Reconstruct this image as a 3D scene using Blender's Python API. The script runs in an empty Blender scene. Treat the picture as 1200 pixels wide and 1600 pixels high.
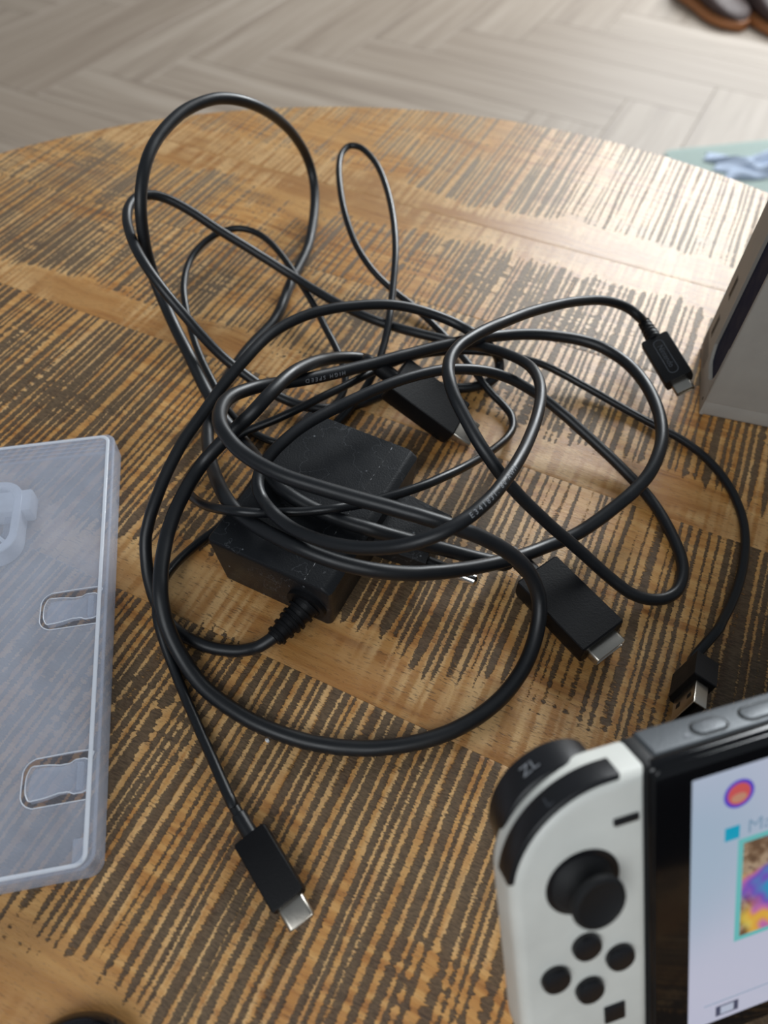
import bpy, bmesh, math, random
from mathutils import Vector, Matrix, Euler
random.seed(7)
SC = bpy.context.scene
COL = SC.collection
TZ = 0.45                      # height of the table top above the floor (m)
def W(p): return Vector((p[0]*.001, p[1]*.001, p[2]*.001+TZ))   # mm on the table -> world m

# ------------------------------------------------------------------ camera
cam = bpy.data.cameras.new('camera'); camo = bpy.data.objects.new('camera', cam); COL.objects.link(camo)
SC.camera = camo
PITCH, ROLL = math.radians(53.015), math.radians(1.523)
fw = Vector((0, math.cos(PITCH), -math.sin(PITCH))); rt0 = Vector((1,0,0)); up0 = rt0.cross(fw)
rt = rt0*math.cos(ROLL)+up0*math.sin(ROLL); up = up0*math.cos(ROLL)-rt0*math.sin(ROLL)
M = Matrix((rt, up, -fw)).transposed().to_4x4(); M.translation = Vector((0,0,.2381+TZ)); camo.matrix_world = M
cam.sensor_fit = 'VERTICAL'; cam.sensor_height = 36; cam.lens = 1145/1600*36
cam.clip_start = .01; cam.clip_end = 50
cam.dof.use_dof = True; cam.dof.focus_distance = .262; cam.dof.aperture_fstop = 9.0

# ------------------------------------------------------------------ light
world = bpy.data.worlds.new('room_daylight'); SC.world = world; world.use_nodes = True
bg = world.node_tree.nodes['Background']; bg.inputs[0].default_value = (.80,.90,1,1); bg.inputs[1].default_value = .20
def area(name, loc, target, sx, sy, power, col):
    l = bpy.data.lights.new(name, 'AREA'); l.shape = 'RECTANGLE'; l.size = sx; l.size_y = sy; l.energy = power; l.color = col
    o = bpy.data.objects.new(name, l); COL.objects.link(o); o.location = loc
    o.rotation_euler = (Vector(target)-Vector(loc)).to_track_quat('-Z','Y').to_euler(); return o
area('window_daylight', (1.55,3.3,1.95), (0,.2,.45), 1.5, 1.8, 148, (.94,.98,1))
area('rear_fill_light', (-.7,-1.7,2.4), (0,.2,.45), 2.2, 1.4, 36, (.93,.97,1))  # unseen soft light added behind and above the viewer to brighten near things
SC.view_settings.view_transform = 'Standard'; SC.view_settings.look = 'None'
SC.view_settings.exposure = 0; SC.view_settings.gamma = 1; SC.view_settings.use_curve_mapping = False

# ------------------------------------------------------------------ material helpers
class NT:
    def __init__(s, name):
        s.m = bpy.data.materials.new(name); s.m.use_nodes = True; s.t = s.m.node_tree; s.b = s.t.nodes['Principled BSDF']
        s.out = s.t.nodes['Material Output']
    def node(s, typ, **kw):
        n = s.t.nodes.new(typ)
        for k, v in kw.items(): setattr(n, k, v)
        return n
    def link(s, a, b): s.t.links.new(a, b)
    def put(s, sock, v):
        if isinstance(v, bpy.types.NodeSocket): s.link(v, sock)
        else: sock.default_value = v
    def math(s, op, a, b=0., c=0.):
        n = s.node('ShaderNodeMath', operation=op); s.put(n.inputs[0], a); s.put(n.inputs[1], b); s.put(n.inputs[2], c); return n.outputs[0]
    def mix(s, f, a, b, typ='RGBA', blend='MIX'):
        n = s.node('ShaderNodeMix', data_type=typ, blend_type=blend)
        i = {'RGBA':(6,7,2), 'FLOAT':(2,3,0)}[typ]
        s.put(n.inputs[0], f); s.put(n.inputs[i[0]], a); s.put(n.inputs[i[1]], b); return n.outputs[i[2]]
    def comb(s, x, y, z):
        n = s.node('ShaderNodeCombineXYZ')
        for k, v in enumerate((x,y,z)): s.put(n.inputs[k], v)
        return n.outputs[0]
    def noise(s, vec, scale, detail=2., rough=.5):
        n = s.node('ShaderNodeTexNoise'); s.put(n.inputs['Vector'], vec); n.inputs['Scale'].default_value = scale
        n.inputs['Detail'].default_value = detail; n.inputs['Roughness'].default_value = rough; return n.outputs[0]
    def sstep(s, v, lo, hi, a=0., b=1.):
        n = s.node('ShaderNodeMapRange', interpolation_type='SMOOTHSTEP'); s.put(n.inputs[0], v)
        for k, q in enumerate((lo,hi,a,b)): s.put(n.inputs[k+1], q)
        return n.outputs[0]
    def ramp(s, v, stops):
        n = s.node('ShaderNodeValToRGB'); s.put(n.inputs[0], v); e = n.color_ramp.elements
        while len(e) < len(stops): e.new(.5)
        for k, (p, c) in enumerate(stops): e[k].position = p; e[k].color = (*c, 1)
        return n.outputs[0]
    def bump(s, h, strength, dist):
        n = s.node('ShaderNodeBump'); s.put(n.inputs['Height'], h); n.inputs['Strength'].default_value = strength; n.inputs['Distance'].default_value = dist
        s.link(n.outputs[0], s.b.inputs['Normal']); return n
    def P(s, **kw):
        names = dict(col='Base Color', rough='Roughness', metal='Metallic', spec='Specular IOR Level', coat='Coat Weight', emit='Emission Color', estr='Emission Strength')
        for k, v in kw.items():
            if k in ('col','emit') and isinstance(v, tuple): v = (*v, 1)
            s.put(s.b.inputs[names[k]], v)
        return s
def plastic(name, col, rough=.4, spec=.5, grain=0., speck=0., metal=0., scale=1500):
    n = NT(name); tc = n.node('ShaderNodeTexCoord').outputs['Object']
    r = n.noise(tc, 90, 3); n.P(col=n.mix(r, (*[c*.88 for c in col],1), (*[min(1,c*1.1) for c in col],1)), rough=n.sstep(r, .2, .8, rough*.88, rough*1.12), spec=spec, metal=metal)
    if grain: n.bump(n.noise(tc, scale, 2), grain, .0003)
    if speck:
        w = n.node('ShaderNodeTexVoronoi'); n.put(w.inputs['Vector'], tc); w.inputs['Scale'].default_value = 170
        d = n.sstep(w.outputs['Distance'], .05, .09, speck, 0.)
        sc_ = n.node('ShaderNodeTexNoise'); n.put(sc_.inputs['Vector'], tc); sc_.inputs['Scale'].default_value = 55; sc_.inputs['Detail'].default_value = 6
        thin = n.sstep(n.math('ABSOLUTE', n.math('SUBTRACT', sc_.outputs[0], .5)), 0., .004, speck*.35, 0.)
        n.P(col=n.mix(n.math('MAXIMUM', d, thin), (*col,1), (.4,.42,.45,1)))
    return n.m
def emissive(name, col, strength=1.):
    n = NT(name); n.P(col=(.01,.01,.01), rough=.12, emit=col, estr=strength); return n.m

def make_wood():
    n = NT('saw_marked_mango_wood'); tc = n.node('ShaderNodeTexCoord').outputs['Object']
    sp = n.node('ShaderNodeSeparateXYZ'); n.link(tc, sp.inputs[0]); v0 = n.math('MULTIPLY', sp.outputs[0], 1000.); u = n.math('MULTIPLY', sp.outputs[1], 1000.)
    at = n.node('ShaderNodeAttribute', attribute_type='OBJECT', attribute_name='seed').outputs['Fac']
    at2 = n.node('ShaderNodeAttribute', attribute_type='OBJECT', attribute_name='bare').outputs['Fac']
    sd = n.math('MULTIPLY', at, 37.)
    # slow wander of the saw lines
    wob = n.math('MULTIPLY', n.math('SUBTRACT', n.noise(n.comb(n.math('MULTIPLY',v0,.05), n.math('MULTIPLY',u,.02), sd), 1., 2.), .5), 2.0)
    v = n.math('ADD', v0, wob)
    # grain: long along v, fine along u
    grain = n.noise(n.comb(n.math('MULTIPLY',v0,.35), n.math('MULTIPLY',u,1.9), sd), 1., 4., .62)
    gfine = n.noise(n.comb(n.math('MULTIPLY',v0,.42), n.math('MULTIPLY',u,1.9), sd), 1., 3., .65)
    glong = n.noise(n.comb(n.math('MULTIPLY',v0,.020), n.math('MULTIPLY',n.math('ADD',u,n.math('MULTIPLY',n.noise(n.comb(n.math('MULTIPLY',v0,.02),0.,sd),1.,1.),14.)),.30), sd), 1., 4., .6)
    # ragged saw strokes: a jagged offset of the line edges
    jag = n.math('MULTIPLY', n.math('SUBTRACT', gfine, .5), 2.3)
    vj = n.math('ADD', v, jag)
    period = 3.9
    ph = n.math('ADD', n.math('MULTIPLY', vj, 1/period), n.math('MULTIPLY', n.noise(n.comb(n.math('MULTIPLY',vj,.09), 0., sd), 1., 2.), 3.2))
    wave = n.math('ADD', n.math('MULTIPLY', n.math('SINE', n.math('MULTIPLY', ph, 6.2832)), .5), .5)
    rnd = n.noise(n.comb(n.math('MULTIPLY',vj,.33), n.math('MULTIPLY',u,.012), n.math('ADD',sd,5.)), 1., 1.)
    bars = n.math('ADD', n.math('MULTIPLY', wave, .55), n.math('MULTIPLY', rnd, .95))
    # where the saw bit: blocks along v, fading near the bare side of each board, and broken patches
    vor = n.node('ShaderNodeTexVoronoi', voronoi_dimensions='1D'); n.put(vor.inputs['W'], n.math('ADD', n.math('MULTIPLY', v, .016), sd)); vor.inputs['Scale'].default_value = 1.
    cs = n.node('ShaderNodeSeparateColor'); n.link(vor.outputs['Color'], cs.inputs[0]); block = cs.outputs[0]
    patch = n.noise(n.comb(n.math('MULTIPLY',v0,.012), n.math('MULTIPLY',u,.022), n.math('ADD',sd,9.)), 1., 3., .55)
    du = n.math('ABSOLUTE', n.math('SUBTRACT', u, at2))
    bare = n.sstep(n.math('ADD', du, n.math('MULTIPLY', n.math('SUBTRACT', patch, .5), 46.)), 5., 22., 1., 0.)
    brk = n.noise(n.comb(n.math('MULTIPLY',v0,.085), n.math('MULTIPLY',u,.42), n.math('ADD',sd,21.)), 1., 2.)
    brkm = n.sstep(n.noise(n.comb(n.math('MULTIPLY',v0,.014), n.math('MULTIPLY',u,.028), n.math('ADD',sd,31.)), 1., 2.), .50, .62)
    dens = n.math('ADD', n.math('MULTIPLY', block, .34), n.math('MULTIPLY', patch, .74))
    dens = n.math('ADD', dens, n.math('MULTIPLY', n.math('MULTIPLY', n.math('SUBTRACT', brk, .5), brkm), 1.3))
    dens = n.math('ADD', dens, n.sstep(u, -60., 330., .17, -.07))
    dens = n.math('SUBTRACT', dens, n.math('MULTIPLY', bare, .75))
    dens = n.math('ADD', dens, n.math('MULTIPLY', n.math('SUBTRACT', grain, .5), .6))
    thr = n.math('SUBTRACT', 1.36, dens)
    dark = n.sstep(n.math('SUBTRACT', bars, thr), -.06, .06)
    # fine pores everywhere
    pores = n.math('MULTIPLY', n.sstep(n.noise(n.comb(n.math('MULTIPLY',v0,.30), n.math('MULTIPLY',u,1.7), n.math('ADD',sd,50.)), 1., 3., .6), .57, .66), n.sstep(patch, .36, .58, .35, 1.))
    crack = n.sstep(grain, .66, .74, 0., .55)
    tone = n.noise(n.comb(n.math('MULTIPLY',v0,.009), n.math('MULTIPLY',u,.03), n.math('ADD',sd,3.)), 1., 3.)
    base = n.ramp(glong, [(.28,(.27,.105,.025)), (.42,(.50,.235,.065)), (.56,(.64,.355,.12)), (.66,(.72,.44,.18)), (.8,(.46,.18,.042))])
    base = n.mix(n.sstep(tone,.40,.66), base, n.mix(.5, base, (.66,.41,.17,1)))
    base = n.mix(n.math('MULTIPLY', n.sstep(tone,.60,.75), .45), base, (.17,.12,.075,1))
    base = n.mix(n.math('MULTIPLY', bare, .55), base, (.34,.165,.055,1))
    base = n.mix(1., base, (.93,.845,.72,1), blend='MULTIPLY')
    light = n.mix(n.math('MULTIPLY', n.sstep(rnd,.35,.6), n.sstep(patch,.4,.55)), base, (.80,.52,.24,1))
    light = n.mix(.65, base, light)
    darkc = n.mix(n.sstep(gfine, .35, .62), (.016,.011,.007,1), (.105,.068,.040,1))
    darkc = n.mix(n.sstep(u, 60., 300., 0., .72), darkc, (.27,.195,.125,1))  # bars paler with distance: grazing glare put into the colour
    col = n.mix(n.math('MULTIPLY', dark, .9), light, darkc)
    col = n.mix(n.math('MAXIMUM', n.math('MULTIPLY',pores,.72), crack), col, (.055,.033,.02,1))
    # knots / burnt stains
    kv = n.node('ShaderNodeTexVoronoi'); n.put(kv.inputs['Vector'], n.comb(n.math('MULTIPLY',v0,.008), n.math('MULTIPLY',u,.014), sd)); kv.inputs['Scale'].default_value = 1.
    kn = n.sstep(n.math('ADD', kv.outputs['Distance'], n.math('MULTIPLY', grain, .12)), .08, .20, .65, 0.)
    col = n.mix(kn, col, (.16,.065,.025,1))
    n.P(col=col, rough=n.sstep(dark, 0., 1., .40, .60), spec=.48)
    n.P(coat=.07); n.b.inputs['Coat Roughness'].default_value = .36
    h = n.math('SUBTRACT', n.math('MULTIPLY', grain, .25), n.math('ADD', n.math('MULTIPLY', dark, .8), n.math('MULTIPLY', crack, .5)))
    n.bump(h, .85, .0008)
    return n.m
def make_floor():
    n = NT('pale_oak_floor'); tc = n.node('ShaderNodeTexCoord').outputs['Object']
    sp = n.node('ShaderNodeSeparateXYZ'); n.link(tc, sp.inputs[0])
    at = n.node('ShaderNodeAttribute', attribute_type='OBJECT', attribute_name='seed').outputs['Fac']
    g = n.noise(n.comb(n.math('MULTIPLY',sp.outputs[0],2.), n.math('MULTIPLY',sp.outputs[1],38.), n.math('MULTIPLY',at,11.)), 1., 4., .6)
    c = n.ramp(g, [(.3,(.25,.195,.15)), (.5,(.34,.275,.215)), (.72,(.42,.35,.285))])
    c = n.mix(n.math('MULTIPLY', at, .5), c, (.26,.20,.15,1))
    n.P(col=c, rough=.52, spec=.35); n.bump(g, .2, .001); return n.m
def make_clear(name, lo, hi, rg, col=(.66,.70,.80)):
    n = NT(name); tc = n.node('ShaderNodeTexCoord').outputs['Object']
    fres = n.node('ShaderNodeLayerWeight'); fres.inputs['Blend'].default_value = .35
    t = n.node('ShaderNodeBsdfTransparent'); t.inputs[0].default_value = (.97,.98,1,1)
    sc = n.noise(tc, 60, 5, .65)
    n.P(col=col, rough=n.sstep(sc,.3,.7,rg,rg*1.9), spec=.5)
    n.b.inputs['Subsurface Weight'].default_value = 0
    mx = n.node('ShaderNodeMixShader'); f = n.math('ADD', n.sstep(sc,.3,.75,lo,hi), n.math('MULTIPLY', fres.outputs['Facing'], .35))
    n.put(mx.inputs[0], f); n.link(t.outputs[0], mx.inputs[1]); n.link(n.b.outputs[0], mx.inputs[2]); n.link(mx.outputs[0], n.out.inputs[0])
    return n.m
MAT = dict(
    wood=make_wood(), floor=make_floor(), clear=make_clear('frosted_clear_polypropylene',.13,.20,.20), clear_tray=make_clear('frosted_clear_tray',.19,.27,.3), clear_rim=make_clear('frosted_clear_rim',.55,.65,.10,(.86,.89,.95)),  # clear_rim is whitened: the ridge's window highlight put into its colour
    cable=plastic('black_cable_jacket', (.007,.008,.010), .42, .5, .06, 0),
    cable_thin=plastic('black_thin_cable_jacket', (.006,.007,.009), .36, .5, .04),
    adapter=plastic('scuffed_black_adapter_plastic', (.009,.010,.012), .42, .34, .25, .35),
    plug=plastic('matte_black_plug_plastic', (.005,.005,.006), .50, .22, .2),
    steel=plastic('brushed_steel', (.52,.48,.42), .30, .5, .08, metal=1.),
    nickel=plastic('bright_nickel', (.80,.78,.74), .16, .5, 0, metal=1.),
    core=plastic('dark_core', (.012,.009,.007), .8, .2),
    legs=plastic('black_table_leg', (.02,.02,.02), .5),
    white=plastic('white_controller_plastic', (.84,.84,.78), .38, .45, .05),
    black=plastic('black_button_plastic', (.010,.010,.012), .33, .5, .1),
    shell=plastic('dark_grey_console_metal', (.10,.11,.12), .40, .5, .15, metal=.3),
    gloss=plastic('black_bezel_glass', (.004,.004,.005), .07, .5),
    rubber=plastic('black_rubber', (.012,.012,.013), .6, .35, .2),
    dock=plastic('white_dock_plastic', (.36,.335,.30), .55, .35, .25),  # white plastic, base colour lowered to carry the dock's shade
    navy=plastic('dark_navy_slot_lining', (.007,.014,.045), .75, .2),
    shade=plastic('port_shadow_grey', (.10,.09,.08), .6),
    text=plastic('grey_print', (.25,.26,.28), .6),
    dimtext=plastic('dark_embossed_lettering', (.06,.065,.075), .25),
    leather=plastic('dark_brown_leather', (.085,.055,.050), .6, .3), sole=plastic('tan_leather_sole', (.50,.20,.075), .5),
    sock=plastic('pale_cloth', (.72,.68,.60), .8), mint=plastic('mint_green_rug_pile', (.42,.50,.46), .95, .1, .5, scale=300),
    cloth=plastic('pale_blue_fabric', (.50,.58,.72), .85, .2, .3), lint=plastic('white_crumb', (.8,.8,.8), .6),
)
# ------------------------------------------------------------------ geometry helpers (all lengths in mm)
def empty(name, loc_mm, label, cat, group=None, rot=0.):
    o = bpy.data.objects.new(name, None); COL.objects.link(o); o.location = W(loc_mm); o.rotation_euler = (0,0,rot); o.empty_display_size = .01
    o['label'] = label; o['category'] = cat
    if group: o['group'] = group
    return o
def link(name, me, mat, parent=None, T=None, smooth=40, label=None):
    """me: mesh in mm in a local frame; T: frame -> parent's frame (mm)."""
    if T is not None: me.transform(T)
    me.transform(Matrix.Scale(.001, 4))
    if smooth:
        for p in me.polygons: p.use_smooth = True
        me.set_sharp_from_angle(angle=math.radians(smooth))
    me.materials.clear(); me.materials.append(MAT[mat] if isinstance(mat, str) else mat)
    o = bpy.data.objects.new(name, me); COL.objects.link(o); me.name = name
    if parent: o.parent = parent
    if label: o['label'] = label
    return o
def bm_mesh(bm):
    bmesh.ops.recalc_face_normals(bm, faces=bm.faces)
    me = bpy.data.meshes.new('m'); bm.to_mesh(me); bm.free(); return me
def rbox(x0, x1, y0, y1, z0, z1, r=.6, seg=2):
    bm = bmesh.new(); bmesh.ops.create_cube(bm, size=1)
    for v in bm.verts: v.co = Vector((x0+(v.co.x+.5)*(x1-x0), y0+(v.co.y+.5)*(y1-y0), z0+(v.co.z+.5)*(z1-z0)))
    if r: bmesh.ops.bevel(bm, geom=bm.edges[:], offset=r, segments=seg, profile=.5, affect='EDGES')
    return bm_mesh(bm)
def rounded(x0, y0, x1, y1, r, n=8):
    """closed loop, one radius or four (bottom-left, bottom-right, top-right, top-left)"""
    rs = r if isinstance(r, (tuple, list)) else (r,)*4; out = []
    for (cx, cy, sx, sy, a0, q) in ((x0,y0,1,1,180,rs[0]), (x1,y0,-1,1,270,rs[1]), (x1,y1,-1,-1,0,rs[2]), (x0,y1,1,-1,90,rs[3])):
        for k in range(n+1):
            a = math.radians(a0+90*k/n); out.append((cx+sx*q+q*math.cos(a), cy+sy*q+q*math.sin(a)))
    return out
def plate(loops, z0, z1, bev=.3, res=2):
    cu = bpy.data.curves.new('c', 'CURVE'); cu.dimensions = '2D'; cu.fill_mode = 'BOTH'
    cu.extrude = max(1e-4, (z1-z0)/2-bev); cu.bevel_depth = bev; cu.bevel_resolution = res; cu.offset = -bev
    for lp in loops:
        s = cu.splines.new('POLY'); s.points.add(len(lp)-1); s.use_cyclic_u = True
        for p, q in zip(s.points, lp): p.co = (q[0], q[1], 0, 1)
    o = bpy.data.objects.new('t', cu); COL.objects.link(o); dg = bpy.context.evaluated_depsgraph_get(); dg.update()
    me = bpy.data.meshes.new_from_object(o.evaluated_get(dg)); bpy.data.objects.remove(o); bpy.data.curves.remove(cu)
    me.transform(Matrix.Translation((0,0,(z0+z1)/2)))
    bm = bmesh.new(); bm.from_mesh(me); bmesh.ops.remove_doubles(bm, verts=bm.verts, dist=1e-3)
    bpy.data.meshes.remove(me); return bm_mesh(bm)
def slab(loop, z0, z1, bev, seg=3):
    me = plate([loop], z0, z1, 0, 0); bm = bmesh.new(); bm.from_mesh(me); bpy.data.meshes.remove(me)
    bmesh.ops.dissolve_limit(bm, angle_limit=.02, verts=bm.verts, edges=bm.edges)
    ed = [e for e in bm.edges if len(e.link_faces) == 2 and abs(e.link_faces[0].normal.z-e.link_faces[1].normal.z) > .5]
    bmesh.ops.bevel(bm, geom=ed, offset=bev, segments=seg, profile=.5, affect='EDGES', clamp_overlap=True)
    return bm_mesh(bm)
def text_mesh(s, size, depth=.05, gap=1.):
    cu = bpy.data.curves.new('f', 'FONT'); cu.space_character = gap; cu.body = s; cu.size = size; cu.extrude = depth; cu.align_x = 'CENTER'; cu.align_y = 'CENTER'; cu.resolution_u = 3
    o = bpy.data.objects.new('t', cu); COL.objects.link(o); dg = bpy.context.evaluated_depsgraph_get(); dg.update()
    me = bpy.data.meshes.new_from_object(o.evaluated_get(dg)); bpy.data.objects.remove(o); bpy.data.curves.remove(cu); return me
def frames(P):
    P = [Vector(p) for p in P]; T = []
    for i in range(len(P)): T.append((P[min(i+1,len(P)-1)]-P[max(i-1,0)]).normalized())
    N = [T[0].orthogonal().normalized()]
    for i in range(1, len(P)):
        n = N[-1]-T[i]*N[-1].dot(T[i]); N.append(n.normalized())
    return P, T, N
def resample(P, step):
    P = [Vector(p) for p in P]; d = [0]
    for a, b in zip(P, P[1:]): d.append(d[-1]+(b-a).length)
    n = max(2, int(d[-1]/step)); out = []; j = 0
    def cat(i, t):
        p0, p1, p2, p3 = P[max(i-1,0)], P[i], P[i+1], P[min(i+2,len(P)-1)]
        return .5*((2*p1)+(p2-p0)*t+(2*p0-5*p1+4*p2-p3)*t*t+(3*p1-p0-3*p2+p3)*t**3)
    for k in range(n+1):
        s = d[-1]*k/n
        while j < len(P)-2 and d[j+1] < s: j += 1
        out.append(cat(j, (s-d[j])/max(1e-9, d[j+1]-d[j])))
    return out
def tube(P, r, sides=16, cap=True, step=None, off=Vector((0,0,0))):
    if step: P = resample(P, step)
    P, T, N = frames(P); bm = bmesh.new(); rings = []
    rr = r if callable(r) else (lambda t: r)
    for i, (p, t, n) in enumerate(zip(P, T, N)):
        b = t.cross(n); q = rr(i/(len(P)-1))
        rings.append([bm.verts.new(p-off+(n*math.cos(a)+b*math.sin(a))*q) for a in [2*math.pi*k/sides for k in range(sides)]])
    for A, B in zip(rings, rings[1:]):
        for k in range(sides): bm.faces.new((A[k], A[(k+1)%sides], B[(k+1)%sides], B[k]))
    if cap: bm.faces.new(rings[0][::-1]); bm.faces.new(rings[-1])
    return bm_mesh(bm)
def lathe(prof, sides=40):
    bm = bmesh.new(); rings = []
    for r, z in prof:
        rings.append([bm.verts.new((0,0,z))] if r < 1e-6 else [bm.verts.new((r*math.cos(2*math.pi*k/sides), r*math.sin(2*math.pi*k/sides), z)) for k in range(sides)])
    for A, B in zip(rings, rings[1:]):
        for k in range(sides):
            k2 = (k+1)%sides
            if len(A) == 1: bm.faces.new((A[0], B[k], B[k2]))
            elif len(B) == 1: bm.faces.new((A[k], A[k2], B[0]))
            else: bm.faces.new((A[k], A[k2], B[k2], B[k]))
    return bm_mesh(bm)
def prism(sections):
    """loft of equal-length closed loops of 3-D points, capped"""
    bm = bmesh.new(); R = [[bm.verts.new(p) for p in s] for s in sections]; n = len(R[0])
    for A, B in zip(R, R[1:]):
        for k in range(n): bm.faces.new((A[k], A[(k+1)%n], B[(k+1)%n], B[k]))
    bm.faces.new(R[0][::-1]); bm.faces.new(R[-1]); return bm_mesh(bm)
def rotm(yaw, pitch=0, roll=0): return Matrix.Rotation(yaw,4,'Z')@Matrix.Rotation(pitch,4,'X')@Matrix.Rotation(roll,4,'Y')
def frame(pos, yaw, pitch=0, roll=0): return Matrix.Translation(pos)@rotm(yaw, pitch, roll)

# ------------------------------------------------------------------ floor (herringbone)
FA = math.radians(-27.0)
bm = bmesh.new(); bmesh.ops.create_grid(bm, x_segments=1, y_segments=1, size=4200)
me = bm_mesh(bm); floor = link('floor', me, 'core', smooth=0); floor.location = (0,1.2,-.0125); floor['kind'] = 'structure'
fw_, fn = 150., 4
cf, sf = math.cos(FA), math.sin(FA)
plank_me = {}
for k in range(-30, 60):
    for m_ in range(-8, 9):
        for typ in (0, 1):
            if typ == 0: x0, y0, lx, ly = k+2*fn*m_, k, fn, 1
            else: x0, y0, lx, ly = k+2*fn*m_+fn, k-fn+1, 1, fn
            cx, cy = (x0+lx/2)*fw_, (y0+ly/2)*fw_
            wx, wy = cx*cf-cy*sf, cx*sf+cy*cf
            if not (-1500 < wx < 1500 and 950 < wy < 3000): continue
            if abs(wx) > 700+ (wy-900)*.75: continue
            if 'p' not in plank_me:
                me0 = rbox(-fn*fw_/2+.3, fn*fw_/2-.3, -fw_/2+.3, fw_/2-.3, -12, 0, .6, 1); me0.transform(Matrix.Scale(.001,4)); me0.materials.append(MAT['floor']); me0.name = 'floor_plank'; plank_me['p'] = me0
            o = bpy.data.objects.new('floor_plank', plank_me['p']); COL.objects.link(o); o.parent = floor
            o.location = (wx*.001, wy*.001-1.2, .0125); o.rotation_euler = (0,0,FA+(0 if typ == 0 else math.pi/2)); o['seed'] = random.random()

# ------------------------------------------------------------------ table
TC = (-22.9, 156.4); TR = 375.; TA = math.radians(-24.)
table = empty('round_table', (TC[0],TC[1],-450), 'round coffee table of rough saw-marked brown wood planks', 'table', rot=TA)
UC = TC[0]*math.sin(-TA)+TC[1]*math.cos(-TA)
bounds = [-240,-168,-40,88,212,296,376,520]
bares = {0:-200, 1:-120, 2:-36, 3:98, 4:217, 5:372, 6:384}
for i, (a, b) in enumerate(zip(bounds, bounds[1:])):
    y0, y1 = max(a-UC, -TR+.5)+.03, min(b-UC, TR-.5)-.03
    if y1-y0 < 4: continue
    lp = []
    for k in range(41):
        y = y0+(y1-y0)*k/40; lp.append((math.sqrt(max(0,TR*TR-y*y)), y))
    for k in range(41):
        y = y1+(y0-y1)*k/40; lp.append((-math.sqrt(max(0,TR*TR-y*y)), y))
    me = plate([lp], 450-22, 450, .12, 1)
    o = link('plank', me, 'wood', table, smooth=30); o['seed'] = [.11,.37,.62,.29,.94,.18,.70][i]; o['bare'] = float(bares[i]-UC)
me = lathe([(0,424),(TR-14,424),(TR-4,427.5),(TR-4,432),(0,432)], 64); link('underframe', me, 'core', table, Matrix.Translation((0,0,-4.2)))
for k in range(4):
    a = math.radians(45+90*k); P0 = Vector((150*math.cos(a),150*math.sin(a),424)); P1 = Vector((170*math.cos(a),170*math.sin(a),0))
    link('leg', tube([P0,P1], 14, 16), 'legs', table)

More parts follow.
